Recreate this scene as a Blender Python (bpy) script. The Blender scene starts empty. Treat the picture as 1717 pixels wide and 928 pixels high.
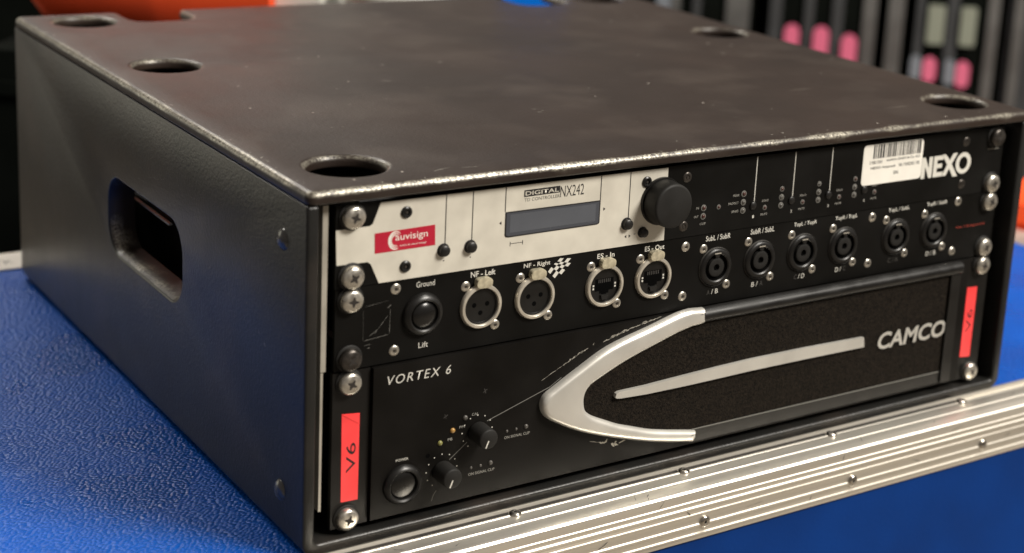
import bpy, bmesh, math, random
from mathutils import Vector, Matrix
random.seed(7)
S = 0.001                      # all dimensions below are written in millimetres
scene = bpy.context.scene
col = scene.collection

# ------------------------------------------------------------------ camera
CAM = Vector((-356.003, -739.488, 419.593)) * S
RX = Vector((0.80954422, -0.58339988, 0.06544254))
RY = Vector((-0.09402501, -0.23888693, -0.96648452))
RZ = Vector((0.57948032, 0.77625873, -0.24824371))
cam_data = bpy.data.cameras.new('camera')
cam = bpy.data.objects.new('camera', cam_data)
col.objects.link(cam)
M = Matrix.Identity(4)
for i in range(3):
    M[i][0] = RX[i]; M[i][1] = -RY[i]; M[i][2] = -RZ[i]; M[i][3] = CAM[i]
cam.matrix_world = M
cam_data.sensor_width = 36.0
cam_data.lens = 2832.33 / 1717 * 36
cam_data.shift_x = -(1099.04 - 858.5) / 1717
cam_data.shift_y = (266.267 - 464.0) / 1717
cam_data.clip_start = 0.01
cam_data.clip_end = 60
cam_data.dof.use_dof = True
cam_data.dof.focus_distance = 0.95
cam_data.dof.aperture_fstop = 5.9
scene.camera = cam

# ------------------------------------------------------------------ world, lamps, exposure
world = bpy.data.worlds.new('World'); scene.world = world
world.use_nodes = True
wbg = world.node_tree.nodes['Background']
wbg.inputs['Color'].default_value = (1.0, 0.88, 0.78, 1)
wbg.inputs['Strength'].default_value = 0.17

def area(name, loc, target, sx, sy, power, color):
    d = bpy.data.lights.new(name, 'AREA'); d.shape = 'RECTANGLE'
    d.size = sx; d.size_y = sy; d.energy = power; d.color = color
    o = bpy.data.objects.new(name, d); col.objects.link(o)
    o.location = loc
    o.rotation_euler = (Vector(target) - Vector(loc)).to_track_quat('-Z', 'Y').to_euler()
    return o
area('ceiling_lamp_front', (1.5, -1.9, 2.2), (0.2, 0, 0.05), 1.0, 0.7, 118, (1.0, 0.945, 0.86))
area('ceiling_lamp_over', (1.15, -0.45, 2.3), (0.2, 0, 0.05), 0.9, 0.35, 22, (1.0, 0.96, 0.88))
area('ceiling_lamp_rear', (-0.1, 2.3, 2.0), (0.2, 0.2, 0.1), 1.6, 0.35, 38, (1.0, 0.95, 0.87))
area('side_fill_light', (-1.9, 3.3, 0.6), (0.0, 0.3, 0.1), 1.8, 1.6, 11, (1.0, 0.95, 0.76))  # added fill with no visible source, brightens the case's left wall

scene.view_settings.view_transform = 'Standard'
scene.view_settings.look = 'None'
scene.view_settings.exposure = 0.3
scene.view_settings.gamma = 1.0
scene.render.engine = 'CYCLES'

# ------------------------------------------------------------------ materials
def new_mat(name):
    m = bpy.data.materials.new(name); m.use_nodes = True
    return m, m.node_tree.nodes, m.node_tree.links, m.node_tree.nodes['Principled BSDF']

def simple(name, color, rough=0.5, metal=0.0, bump=0.0, bscale=800.0, mottle=0.0, mscale=60.0, coat=0.0, aniso=None, rvar=0.12):
    """principled surface with procedural grain: colour mottling, roughness variation and fine bump"""
    m, N, L, P = new_mat(name)
    P.inputs['Base Color'].default_value = (*color, 1)
    P.inputs['Roughness'].default_value = rough
    P.inputs['Metallic'].default_value = metal
    if coat: P.inputs['Coat Weight'].default_value = coat
    tc = N.new('ShaderNodeTexCoord')
    vec = tc.outputs['Object']
    if aniso:
        mp = N.new('ShaderNodeMapping'); mp.inputs['Scale'].default_value = aniso
        L.new(vec, mp.inputs['Vector']); vec = mp.outputs['Vector']
    n = N.new('ShaderNodeTexNoise'); n.inputs['Scale'].default_value = mscale; n.inputs['Detail'].default_value = 6
    L.new(vec, n.inputs['Vector'])
    if mottle:
        r = N.new('ShaderNodeMix'); r.data_type = 'RGBA'; r.blend_type = 'MULTIPLY'
        mr = N.new('ShaderNodeMapRange'); mr.inputs['From Min'].default_value = .3; mr.inputs['From Max'].default_value = .7
        mr.inputs['To Min'].default_value = 1 - mottle; mr.inputs['To Max'].default_value = 1 + mottle
        L.new(n.outputs['Fac'], mr.inputs['Value'])
        r.inputs['Factor'].default_value = 1
        r.inputs['A'].default_value = (*color, 1)
        cc = N.new('ShaderNodeCombineColor')
        for k in ('Red', 'Green', 'Blue'): L.new(mr.outputs['Result'], cc.inputs[k])
        L.new(cc.outputs['Color'], r.inputs['B'])
        L.new(r.outputs['Result'], P.inputs['Base Color'])
    rr = N.new('ShaderNodeMapRange'); rr.inputs['From Min'].default_value = .3; rr.inputs['From Max'].default_value = .7
    rr.inputs['To Min'].default_value = max(0.02, rough - rvar); rr.inputs['To Max'].default_value = min(1, rough + rvar)
    L.new(n.outputs['Fac'], rr.inputs['Value']); L.new(rr.outputs['Result'], P.inputs['Roughness'])
    if bump:
        n2 = N.new('ShaderNodeTexNoise'); n2.inputs['Scale'].default_value = bscale; n2.inputs['Detail'].default_value = 3
        L.new(vec, n2.inputs['Vector'])
        b = N.new('ShaderNodeBump'); b.inputs['Strength'].default_value = 1; b.inputs['Distance'].default_value = bump * S
        L.new(n2.outputs['Fac'], b.inputs['Height']); L.new(b.outputs['Normal'], P.inputs['Normal'])
    return m

def lacquer(name, base, rough, edge=True, peel=1.0):
    """worn black structure lacquer: orange-peel relief, rubbed edges with painted highlight, specks and faint scratches"""
    m, N, L, P = new_mat(name)
    tc = N.new('ShaderNodeTexCoord'); vec = tc.outputs['Object']
    def noise(scale, detail=4, v=vec):
        n = N.new('ShaderNodeTexNoise'); n.inputs['Scale'].default_value = scale; n.inputs['Detail'].default_value = detail
        L.new(v, n.inputs['Vector']); return n.outputs['Fac']
    def ramp(src, a, b, lo=0.0, hi=1.0):
        r = N.new('ShaderNodeMapRange'); r.inputs['From Min'].default_value = a; r.inputs['From Max'].default_value = b
        r.inputs['To Min'].default_value = lo; r.inputs['To Max'].default_value = hi
        L.new(src, r.inputs['Value']); return r.outputs['Result']
    def math_(op, a, b):
        k = N.new('ShaderNodeMath'); k.operation = op
        for i, x in enumerate((a, b)):
            if isinstance(x, float): k.inputs[i].default_value = x
            else: L.new(x, k.inputs[i])
        return k.outputs[0]
    def mixc(fac, a, b):
        x = N.new('ShaderNodeMix'); x.data_type = 'RGBA'
        L.new(fac, x.inputs['Factor'])
        for nm, c in (('A', a), ('B', b)):
            if isinstance(c, tuple): x.inputs[nm].default_value = (*c, 1)
            else: L.new(c, x.inputs[nm])
        return x.outputs['Result']
    big = noise(9, 3)
    c = mixc(ramp(big, .35, .65), base, tuple(v * 1.5 for v in base))
    # tiny pale specks of dust and chips
    vo = N.new('ShaderNodeTexVoronoi'); vo.inputs['Scale'].default_value = 70; L.new(vec, vo.inputs['Vector'])
    sep = N.new('ShaderNodeSeparateColor'); L.new(vo.outputs['Color'], sep.inputs['Color'])
    sp = math_('MULTIPLY', math_('LESS_THAN', vo.outputs['Distance'], 0.055), math_('GREATER_THAN', sep.outputs['Red'], 0.80))
    c = mixc(sp, c, (0.42, 0.38, 0.33))
    # drag scratches in three directions and dusty rubbed patches
    for ang, sc, lo in ((0.35, 260, .735), (-0.9, 310, .745), (1.45, 230, .74)):
        mp = N.new('ShaderNodeMapping'); mp.inputs['Rotation'].default_value = (ang * .7, ang * .4, ang); mp.inputs['Scale'].default_value = (.035, 1, .6)
        L.new(vec, mp.inputs['Vector'])
        k_ = math_('MULTIPLY', ramp(noise(sc, 3, mp.outputs['Vector']), lo, lo + .02), ramp(noise(22, 3), .52, .62))
        c = mixc(math_('MULTIPLY', k_, .6), c, (0.19, 0.17, 0.14))
    c = mixc(math_('MULTIPLY', ramp(noise(16, 9), .50, .70), .40), c, (0.060, 0.046, 0.037))
    # rubbed edges, with the bright edge highlight painted into the same pale colour
    if edge:
        at_ = N.new('ShaderNodeAttribute'); at_.attribute_name = 'rub_glint'
        fine = noise(650, 6); rough_n = noise(45, 5)
        e = math_('ADD', at_.outputs['Fac'], math_('MULTIPLY', math_('SUBTRACT', rough_n, 0.5), 1.9))
        e = math_('MULTIPLY', ramp(at_.outputs['Fac'], 0.02, 0.12), ramp(e, 0.28, 0.95))
        wear_glint = math_('MULTIPLY', e, ramp(fine, .34, .66))
        c = mixc(wear_glint, c, (0.46, 0.43, 0.35))
        L.new(math_('MULTIPLY', wear_glint, 0.55), P.inputs['Metallic'])
    L.new(c, P.inputs['Base Color'])
    L.new(ramp(noise(35, 5), .3, .7, rough - .02, rough + .03), P.inputs['Roughness'])
    P.inputs['Specular IOR Level'].default_value = 0.46 if edge else 0.38
    if edge:
        rf = math_('MULTIPLY', e, -0.12); ro_ = math_('ADD', ramp(noise(35, 5), .3, .7, rough - .03, rough + .04), rf)
        L.new(ro_, P.inputs['Roughness'])
    h = math_('ADD', math_('MULTIPLY', noise(900, 2), 0.7), math_('MULTIPLY', noise(380, 3), 1.0))
    b = N.new('ShaderNodeBump'); b.inputs['Distance'].default_value = 0.00012 * peel; b.inputs['Strength'].default_value = 1.0
    L.new(h, b.inputs['Height']); L.new(b.outputs['Normal'], P.inputs['Normal'])
    return m

def blue_laminate(name, color, cell, dist, rough):
    m, N, L, P = new_mat(name)
    P.inputs['Base Color'].default_value = (*color, 1)
    P.inputs['Roughness'].default_value = rough; P.inputs['Specular IOR Level'].default_value = .28
    tc = N.new('ShaderNodeTexCoord')
    nz = N.new('ShaderNodeTexNoise'); nz.inputs['Scale'].default_value = 90; nz.inputs['Detail'].default_value = 2
    L.new(tc.outputs['Object'], nz.inputs['Vector'])
    vm = N.new('ShaderNodeVectorMath'); vm.operation = 'MULTIPLY_ADD'
    vm.inputs[1].default_value = (.0012, .0012, .0012)
    L.new(nz.outputs['Color'], vm.inputs[0]); L.new(tc.outputs['Object'], vm.inputs[2])
    mp = N.new('ShaderNodeMapping'); mp.inputs['Rotation'].default_value = (0, 0, math.radians(25)); mp.inputs['Scale'].default_value = (1.0, 1.45, 1)
    L.new(vm.outputs[0], mp.inputs['Vector'])
    v = N.new('ShaderNodeTexVoronoi'); v.feature = 'SMOOTH_F1'; v.inputs['Scale'].default_value = 1000 / cell; v.inputs['Smoothness'].default_value = .1; v.inputs['Randomness'].default_value = .8
    L.new(mp.outputs[0], v.inputs['Vector'])
    iv = N.new('ShaderNodeMath'); iv.operation = 'SUBTRACT'; iv.inputs[0].default_value = 1
    L.new(v.outputs['Distance'], iv.inputs[1])
    b = N.new('ShaderNodeBump'); b.inputs['Distance'].default_value = dist * S; b.inputs['Strength'].default_value = 1
    L.new(iv.outputs[0], b.inputs['Height']); L.new(b.outputs['Normal'], P.inputs['Normal'])
    n2 = N.new('ShaderNodeTexNoise'); n2.inputs['Scale'].default_value = 12; n2.inputs['Detail'].default_value = 8
    L.new(tc.outputs['Object'], n2.inputs['Vector'])
    rv = N.new('ShaderNodeMapRange'); rv.inputs['From Min'].default_value = .35; rv.inputs['From Max'].default_value = .65; rv.inputs['To Min'].default_value = rough - .05; rv.inputs['To Max'].default_value = rough + .14
    L.new(n2.outputs['Fac'], rv.inputs['Value']); L.new(rv.outputs['Result'], P.inputs['Roughness'])
    mx = N.new('ShaderNodeMix'); mx.data_type = 'RGBA'
    L.new(n2.outputs['Fac'], mx.inputs['Factor'])
    mx.inputs['A'].default_value = (*[c * .7 for c in color], 1); mx.inputs['B'].default_value = (*[min(1, c * 1.2) for c in color], 1)
    L.new(mx.outputs['Result'], P.inputs['Base Color'])
    return m

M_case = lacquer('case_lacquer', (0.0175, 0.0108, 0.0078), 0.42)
M_added_back = simple('added_back_dark', (0.012, 0.011, 0.010), 0.6, bump=.05)
M_face = simple('faceplate_black', (0.0048, 0.0045, 0.0040), 0.46, bump=.02, bscale=1500, mottle=.25, mscale=25)
M_ampface = simple('amplifier_black', (0.0052, 0.0046, 0.0040), 0.44, bump=.03, bscale=1200, mottle=.3, mscale=30)
M_ear = simple('ear_black', (0.0058, 0.0052, 0.0046), 0.42, bump=.02, bscale=1500, mottle=.3, mscale=40)
M_cream = simple('fascia_silver_cream', (0.64, 0.605, 0.52), 0.42, metal=.15, mottle=.07, mscale=70, bump=.01, bscale=2500)
M_black = simple('black_plastic', (0.0065, 0.006, 0.0055), 0.38, bump=.02, bscale=1500, mottle=.2)
M_blackmatt = simple('matt_black_plastic', (0.0095, 0.0088, 0.0078), 0.62, bump=.03, bscale=1400, mottle=.2)
M_gloss = simple('glossy_black_button', (0.005, 0.0048, 0.0045), 0.26, rvar=.03)
M_void = simple('dark_void', (0.0015, 0.0015, 0.0015), 0.9)
M_void.node_tree.nodes['Principled BSDF'].inputs['Specular IOR Level'].default_value = 0.05
M_zinc = simple('zinc_screw', (0.56, 0.53, 0.47), 0.34, metal=.9, bump=.08, bscale=420, mottle=.22, mscale=240)
M_zincdark = simple('tarnished_screw', (0.07, 0.062, 0.055), 0.38, metal=.8, bump=.08, bscale=420, mottle=.4, mscale=240)
M_nickel = simple('nickel_ring', (0.66, 0.61, 0.52), 0.36, metal=.65, bump=.02, mottle=.12, mscale=150)
M_brass = simple('worn_brass_tab', (0.66, 0.60, 0.44), 0.36, metal=.55, bump=.08, bscale=350, mottle=.25, mscale=250)
M_silver = simple('satin_silver_paint', (0.64, 0.62, 0.57), 0.34, metal=.5, mottle=.07, mscale=40, bump=.004, bscale=1500, rvar=.04)
M_alu = simple('brushed_aluminium', (0.82, 0.775, 0.69), 0.39, metal=.84, mottle=.2, mscale=55, bump=.05, bscale=260, aniso=(.03, 1.8, 1.8), rvar=.06)
M_rivet = simple('rivet_steel', (0.50, 0.47, 0.42), 0.25, metal=1.0, mottle=.2, mscale=200)
M_foam = simple('grille_foam', (0.0110, 0.0085, 0.0062), 0.95, bump=.9, bscale=900, mottle=.75, mscale=620)
M_white = simple('white_print', (0.62, 0.60, 0.54), 0.55)
M_legend = simple('grey_print', (0.30, 0.29, 0.26), 0.6)
M_dim = simple('faded_print', (0.16, 0.155, 0.14), 0.6)
M_dimmer = simple('worn_off_print', (0.045, 0.042, 0.038), 0.6)
M_ink = simple('black_print', (0.012, 0.011, 0.012), 0.5)
M_redink = simple('red_print', (0.30, 0.035, 0.02), 0.6)
M_paper = simple('label_paper', (0.78, 0.75, 0.68), 0.5, mottle=.05, mscale=60)
M_coral = simple('coral_tape', (0.93, 0.058, 0.060), 0.40, mottle=.14, mscale=60, bump=.35, bscale=90)
M_crimson = simple('crimson_sticker', (0.42, 0.012, 0.035), 0.32, mottle=.05)
M_screen = simple('lcd_screen', (0.060, 0.064, 0.076), 0.2)
M_lcd = simple('liquid_crystal_glass', (0.088, 0.094, 0.108), 0.16, mottle=.08, mscale=40)
M_led = simple('led_grey_lens', (0.075, 0.07, 0.062), 0.3)
M_ledred = simple('led_red_lens', (0.05, 0.016, 0.012), 0.3)
M_ledamber = simple('led_amber_lens', (0.36, 0.20, 0.055), 0.3)
M_ledgreen = simple('led_green_lens', (0.20, 0.19, 0.06), 0.3)
M_rail = simple('grey_painted_rail', (0.42, 0.39, 0.33), 0.45, metal=.3, mottle=.1)
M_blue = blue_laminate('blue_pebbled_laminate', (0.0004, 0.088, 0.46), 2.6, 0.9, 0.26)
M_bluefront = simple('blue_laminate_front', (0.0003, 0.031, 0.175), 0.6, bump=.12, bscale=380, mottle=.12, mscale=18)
M_scuff = simple('bare_scratched_metal', (0.40, 0.38, 0.33), 0.45, metal=.4, mottle=.4, mscale=500)
M_orange = simple('orange_fabric', (0.95, 0.085, 0.012), 0.6, mottle=.15, mscale=8)
M_bgblack = simple('rear_case_black', (0.0045, 0.0055, 0.0045), 1.0, mottle=.3, mscale=10)
M_bggrey = simple('rear_case_grey', (0.050, 0.052, 0.054), 0.6, mottle=.2, mscale=10)
M_bgrail = simple('rear_grey_rail', (0.12, 0.12, 0.115), 0.45, metal=.3, mottle=.3, mscale=12)
M_pink = simple('pink_tag', (0.72, 0.15, 0.26), 0.5)
M_palegreen = simple('pale_green_card', (0.24, 0.26, 0.205), 0.5)
M_palegrey = simple('pale_grey_tag', (0.20, 0.22, 0.25), 0.5)
M_whiteobj = simple('white_plastic', (0.66, 0.64, 0.58), 0.45)
M_blueobj = simple('blue_plastic', (0.0, 0.20, 0.90), 0.4)
M_floor = simple('tan_carpet', (0.27, 0.235, 0.19), 0.95, bump=1, bscale=300, mottle=.3, mscale=20)

for m_, c_, sp in ((M_face, .0042, .12), (M_ampface, .0045, .13), (M_ear, .0052, .28), (M_black, .0065, .4), (M_blackmatt, .0075, .3), (M_foam, 0, .1), (M_bluefront, 0, .15), (M_bgblack, 0, .02), (M_bggrey, 0, .2), (M_added_back, 0, .15)):
    P_ = m_.node_tree.nodes['Principled BSDF']; P_.inputs['Specular IOR Level'].default_value = sp
M_wall = lacquer('wall_lacquer', (0.0105, 0.0102, 0.0095), 0.34, edge=False, peel=1.3)

# ------------------------------------------------------------------ object helpers
WL = {}
def link(name, mesh, parent=None, loc=(0, 0, 0), rot=(0, 0, 0)):
    o = bpy.data.objects.new(name, mesh); col.objects.link(o)
    l = Vector(loc) * S
    if parent is not None:
        o.parent = parent; o.location = l - WL[parent.name]
    else:
        o.location = l
    o.rotation_euler = rot
    WL[o.name] = l
    return o
def thing(name, label, cat, loc=(0, 0, 0), group=None, rotz=0):
    o = link(name, None, None, loc, (0, 0, rotz)); o['label'] = label; o['category'] = cat
    if group: o['group'] = group
    return o

def finish(bm, name, mat, bevel=0, seg=2, sharp=35, bevel_angle=30):
    if bevel:
        ed = [e for e in bm.edges if len(e.link_faces) == 2 and e.calc_face_angle(0) > math.radians(bevel_angle)]
        bmesh.ops.bevel(bm, geom=ed, offset=bevel * S, segments=seg, profile=.5, affect='EDGES', clamp_overlap=True)
    bmesh.ops.recalc_face_normals(bm, faces=bm.faces)
    me = bpy.data.meshes.new(name); bm.to_mesh(me); bm.free()
    if mat: me.materials.append(mat)
    me.polygons.foreach_set('use_smooth', [True] * len(me.polygons))
    me.set_sharp_from_angle(angle=math.radians(sharp))
    return me
def add_box(bm, x0, x1, y0, y1, z0, z1):
    v = [bm.verts.new((x * S, y * S, z * S)) for x in (x0, x1) for y in (y0, y1) for z in (z0, z1)]
    for f in ((0, 1, 3, 2), (4, 6, 7, 5), (0, 4, 5, 1), (2, 3, 7, 6), (0, 2, 6, 4), (1, 5, 7, 3)):
        bm.faces.new([v[i] for i in f])
def box(name, x0, x1, y0, y1, z0, z1, mat, parent, bevel=0, seg=2):
    cx, cy, cz = (x0 + x1) / 2, (y0 + y1) / 2, (z0 + z1) / 2
    bm = bmesh.new(); add_box(bm, x0 - cx, x1 - cx, y0 - cy, y1 - cy, z0 - cz, z1 - cz)
    return link(name, finish(bm, name, mat, bevel, seg), parent, (cx, cy, cz))
def add_prism(bm, pts, y0, y1):
    """polygon in x,z extruded along y"""
    a = [bm.verts.new((x * S, y0 * S, z * S)) for x, z in pts]
    b = [bm.verts.new((x * S, y1 * S, z * S)) for x, z in pts]
    bm.faces.new(a); bm.faces.new(b[::-1])
    n = len(pts)
    for i in range(n): bm.faces.new((a[i], b[i], b[(i + 1) % n], a[(i + 1) % n]))
def prism(name, pts, y0, y1, mat, parent, bevel=0, seg=2, sharp=35):
    cx = sum(q[0] for q in pts) / len(pts); cz = sum(q[1] for q in pts) / len(pts)
    bm = bmesh.new(); add_prism(bm, [(x - cx, z - cz) for x, z in pts], y0, y1)
    return link(name, finish(bm, name, mat, bevel, seg, sharp), parent, (cx, 0, cz))
def add_lathe(bm, prof, n=32, cx=0, cz=0, cy=0):
    """profile [(r, y)] turned round the y axis; y negative = towards the viewer"""
    rings = []
    for r, y in prof:
        if r <= 1e-6: rings.append([bm.verts.new((cx * S, (y + cy) * S, cz * S))])
        else: rings.append([bm.verts.new(((cx + r * math.cos(2 * math.pi * k / n)) * S, (y + cy) * S, (cz + r * math.sin(2 * math.pi * k / n)) * S)) for k in range(n)])
    for a, b in zip(rings, rings[1:]):
        for k in range(n):
            k2 = (k + 1) % n
            if len(a) == 1 and len(b) == 1: continue
            if len(a) == 1: bm.faces.new((a[0], b[k], b[k2]))
            elif len(b) == 1: bm.faces.new((a[k], b[0], a[k2]))
            else: bm.faces.new((a[k], b[k], b[k2], a[k2]))
def lathe_mesh(name, prof, mat, n=32, sharp=40):
    bm = bmesh.new(); add_lathe(bm, prof, n)
    return finish(bm, name, mat, 0, 0, sharp)
def lathe(name, prof, mat, parent, loc, n=32, rot=(0, 0, 0)):
    return link(name, lathe_mesh(name, prof, mat, n), parent, loc, rot)

def roundrect(x0, x1, z0, z1, r, n=5):
    out = []
    for cx, cz, a0 in ((x1 - r, z1 - r, 0), (x0 + r, z1 - r, 90), (x0 + r, z0 + r, 180), (x1 - r, z0 + r, 270)):
        for k in range(n + 1):
            a = math.radians(a0 + 90 * k / n); out.append((cx + r * math.cos(a), cz + r * math.sin(a)))
    return out

def text(body, x, z, w, h, y, mat, parent, shear=0.0, bold=0.0, angle=0, depth=0.04, align='C', name='lettering', spacing=1.0):
    """lettering printed on a face plane: box of width w and height h (mm) centred on x,z (or left edge at x)"""
    cu = bpy.data.curves.new('lettering', 'FONT'); cu.body = body; cu.shear = shear; cu.offset = bold
    cu.size = 1; cu.space_character = spacing; cu.fill_mode = 'BOTH'; cu.resolution_u = 3
    tmp = bpy.data.objects.new('tmp', cu); col.objects.link(tmp)
    dg = bpy.context.evaluated_depsgraph_get()
    me = bpy.data.meshes.new_from_object(tmp.evaluated_get(dg))
    bpy.data.objects.remove(tmp); bpy.data.curves.remove(cu)
    xs = [v.co.x for v in me.vertices]; ys = [v.co.y for v in me.vertices]
    x0, x1, y0, y1 = min(xs), max(xs), min(ys), max(ys)
    sx = w / (x1 - x0); sy = h / (y1 - y0)
    ca, sa = math.cos(math.radians(angle)), math.sin(math.radians(angle))
    for v in me.vertices:
        u = (v.co.x - (x0 + x1) / 2) * sx; t = (v.co.y - (y0 + y1) / 2) * sy
        if align == 'L': u += w / 2
        v.co = Vector(((u * ca - t * sa) * S, 0, (u * sa + t * ca) * S))
    me.materials.clear(); me.materials.append(mat)
    me.name = name
    return link(name, me, parent, (x, y - depth, z))

def evaluated(o):
    dg = bpy.context.evaluated_depsgraph_get()
    me = bpy.data.meshes.new_from_object(o.evaluated_get(dg), preserve_all_data_layers=True, depsgraph=dg)
    return me
def carve(me, cutter_me, bevel, seg=4, angle=35):
    """cut cutter out of me, round every edge, return a new mesh"""
    a = bpy.data.objects.new('tmp_a', me); col.objects.link(a)
    b = bpy.data.objects.new('tmp_b', cutter_me); col.objects.link(b)
    mo = a.modifiers.new('cut', 'BOOLEAN'); mo.operation = 'DIFFERENCE'; mo.object = b; mo.solver = 'EXACT'
    bv = a.modifiers.new('round', 'BEVEL'); bv.width = bevel * S; bv.segments = seg; bv.limit_method = 'ANGLE'; bv.angle_limit = math.radians(angle)
    bv.harden_normals = False
    bpy.context.view_layer.update()
    r = evaluated(a)
    mats = list(me.materials)
    bpy.data.objects.remove(a); bpy.data.objects.remove(b)
    r.materials.clear()
    for m in mats: r.materials.append(m)
    r.polygons.foreach_set('use_smooth', [True] * len(r.polygons))
    r.polygons.foreach_set('material_index', [0] * len(r.polygons))
    r.set_sharp_from_angle(angle=math.radians(32))
    return r

# shared screw meshes -------------------------------------------------------------
def cross_mesh(r, w, y, mat):
    bm = bmesh.new()
    for a in (0, 90):
        c, s_ = math.cos(math.radians(a)), math.sin(math.radians(a))
        pts = []
        for u, t in ((-r, -w * .35), (-r * .35, -w), (r * .35, -w), (r, -w * .35), (r, w * .35), (r * .35, w), (-r * .35, w), (-r, w * .35)):
            pts.append((u * c - t * s_, u * s_ + t * c))
        add_prism(bm, pts, y - .02 * (a > 0), y + 1.2)
    return finish(bm, 'cross_recess', mat)
HEAD = lathe_mesh('rack_screw', [(0, -3.9), (2.4, -3.85), (4.3, -3.6), (5.4, -3.15), (6.0, -2.3), (6.15, -1.2), (6.15, 0), (0, 0)], M_zinc, 36)
HEADD = HEAD.copy(); HEADD.materials.clear(); HEADD.materials.append(M_zincdark)
WASH = lathe_mesh('plastic_washer', [(0, -1.0), (6.9, -1.0), (7.4, -.6), (7.4, 0), (0, 0)], M_blackmatt, 32)
M_recessdark = simple('recess_dark', (0.016, 0.012, 0.009), 0.7)  # dark brown for the screw recesses and the groove strip
CROSS = cross_mesh(2.8, .9, -3.95, M_recessdark)
M_scr = simple('dark_metal_scratch', (0.10, 0.095, 0.085), 0.6, metal=.5)
M_bolt = simple('grey_bolt', (0.09, 0.09, 0.088), 0.22, metal=.5)
def rack_screw(parent, x, z, y, rot, dark=False, washer=True):
    o = link('rack_screw', HEADD if dark else HEAD, parent, (x, y - (1.0 if washer else 0), z), (0, math.radians(rot), 0))
    if dark: o['label'] = 'tarnished black rack screw'
    link('cross_recess', CROSS, o, (x, y - (1.0 if washer else 0), z))
    if washer: link('plastic_washer', WASH, o, (x, y, z))
    return o
FLAT = lathe_mesh('panel_screw', [(0, -.25), (1.15, -.25), (1.25, -.55), (2.2, -.55), (2.75, -.15), (2.85, 0), (0, 0)], M_zinc, 24)
FLATD = FLAT.copy(); FLATD.materials.clear(); FLATD.materials.append(M_zincdark)
FLATB = FLAT.copy(); FLATB.materials.clear(); FLATB.materials.append(M_black)
SOCK = lathe_mesh('screw_recess', [(0, -.62), (.85, -.62), (.85, -.2), (0, -.2)], M_zincdark, 6)
def panel_screw(parent, x, z, y, mesh=None, s=1.0):
    o = link('panel_screw', mesh or FLAT, parent, (x, y, z), (0, random.uniform(0, 2), 0)); o.scale = (s, s, s)
    r = link('screw_recess', SOCK, o, (x, y, z))
    return o

# ================================================================== SETTING
fl = box('floor', -9000, 12000, -9000, 12000, -905, -900, M_floor, None); fl['kind'] = 'structure'

# ================================================================== FLIGHT CASE under the rack
ZB = -8.6
fc = thing('flight_case', 'large blue pebbled flight case with aluminium edging, carrying the black rack case', 'flight case', (215, 256, -900))
box('top_panel', -389, 784, -4.4, 512, -25, ZB - 0.5, M_blue, fc)
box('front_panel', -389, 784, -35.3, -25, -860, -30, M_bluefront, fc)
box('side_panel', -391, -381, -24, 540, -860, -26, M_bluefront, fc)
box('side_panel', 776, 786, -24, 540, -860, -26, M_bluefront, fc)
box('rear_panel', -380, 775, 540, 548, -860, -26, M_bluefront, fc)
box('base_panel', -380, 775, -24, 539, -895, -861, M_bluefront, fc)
# front edge extrusion, profile in (y, z), run along x
prof = [(-4.5, ZB), (-5.0, ZB + .25), (-6.6, ZB + .25), (-7.0, ZB - .8), (-7.6, ZB - 2.6), (-12.7, ZB - 2.6), (-13.1, ZB - .8), (-13.4, ZB + .25), (-14.4, ZB + .2), (-15, ZB - .15),
        (-23.3, ZB - .2), (-23.9, ZB + .35), (-24.7, ZB + .35), (-25.3, ZB - .1), (-34.4, ZB - .1), (-35.9, ZB - .45), (-36.7, ZB - 1.5), (-36.9, ZB - 3.0),
        (-36.9, -15.6), (-37.4, -16.0), (-37.4, -17.0), (-36.8, -17.5), (-36.8, -19.3), (-37.6, -19.9), (-37.6, -21.2), (-36.6, -21.9),
        (-36.6, -24.2), (-37.2, -24.6), (-37.2, -25.6), (-36.7, -26.1), (-36.7, -31.0), (-37.5, -31.5), (-37.5, -32.8), (-36.8, -33.4),
        (-36.8, -36.6), (-37.7, -37.1), (-37.7, -38.2), (-37.1, -39.0), (-37.0, -41.0), (-36.0, -41.4), (-35.35, -41.4), (-35.35, -24), (-9.5, -24), (-9.5, ZB - 3.2), (-4.5, ZB - 3.2)]
def extrusion(name, x0, x1, parent, prof=prof, mat=M_alu):
    bm = bmesh.new()
    n = len(prof)
    a = [bm.verts.new((x0 * S, y * S, z * S)) for y, z in prof]; b = [bm.verts.new((x1 * S, y * S, z * S)) for y, z in prof]
    bm.faces.new(a); bm.faces.new(b[::-1])
    for i in range(n): bm.faces.new((a[i], b[i], b[(i + 1) % n], a[(i + 1) % n]))
    return link(name, finish(bm, name, mat, 0, 0, 25), parent)
extrusion('front_edge_extrusion', -392, 787, fc)
box('rear_edge_extrusion', -392, 787, 511, 549, -40, ZB + .5, M_alu, fc, .8)
box('side_edge_extrusion', 777, 812, -20, 548, -40, ZB + .4, M_alu, fc, .8)
box('side_edge_extrusion', -420, -390, -20, 548, -40, ZB + .4, M_alu, fc, .8)
tp = box('white_tape', -60, 20, 511.5, 547, ZB + .55, ZB + .75, M_paper, fc)
tmark = text('TK', -24, 0, 15, 9, 0, M_dim, fc, name='tape_lettering')
tmark.location = Vector((-21, 527, ZB + .85)) * S - WL[fc.name]; tmark.rotation_euler = (math.radians(-90), 0, 0)
tmark.rotation_euler = (math.radians(-90), 0, 0)
box('groove_reflection', -388, 458, -12.5, -7.8, ZB - 2.7, ZB - 1.3, M_recessdark, fc)  # dark strip painting the case's reflection into the groove
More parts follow.
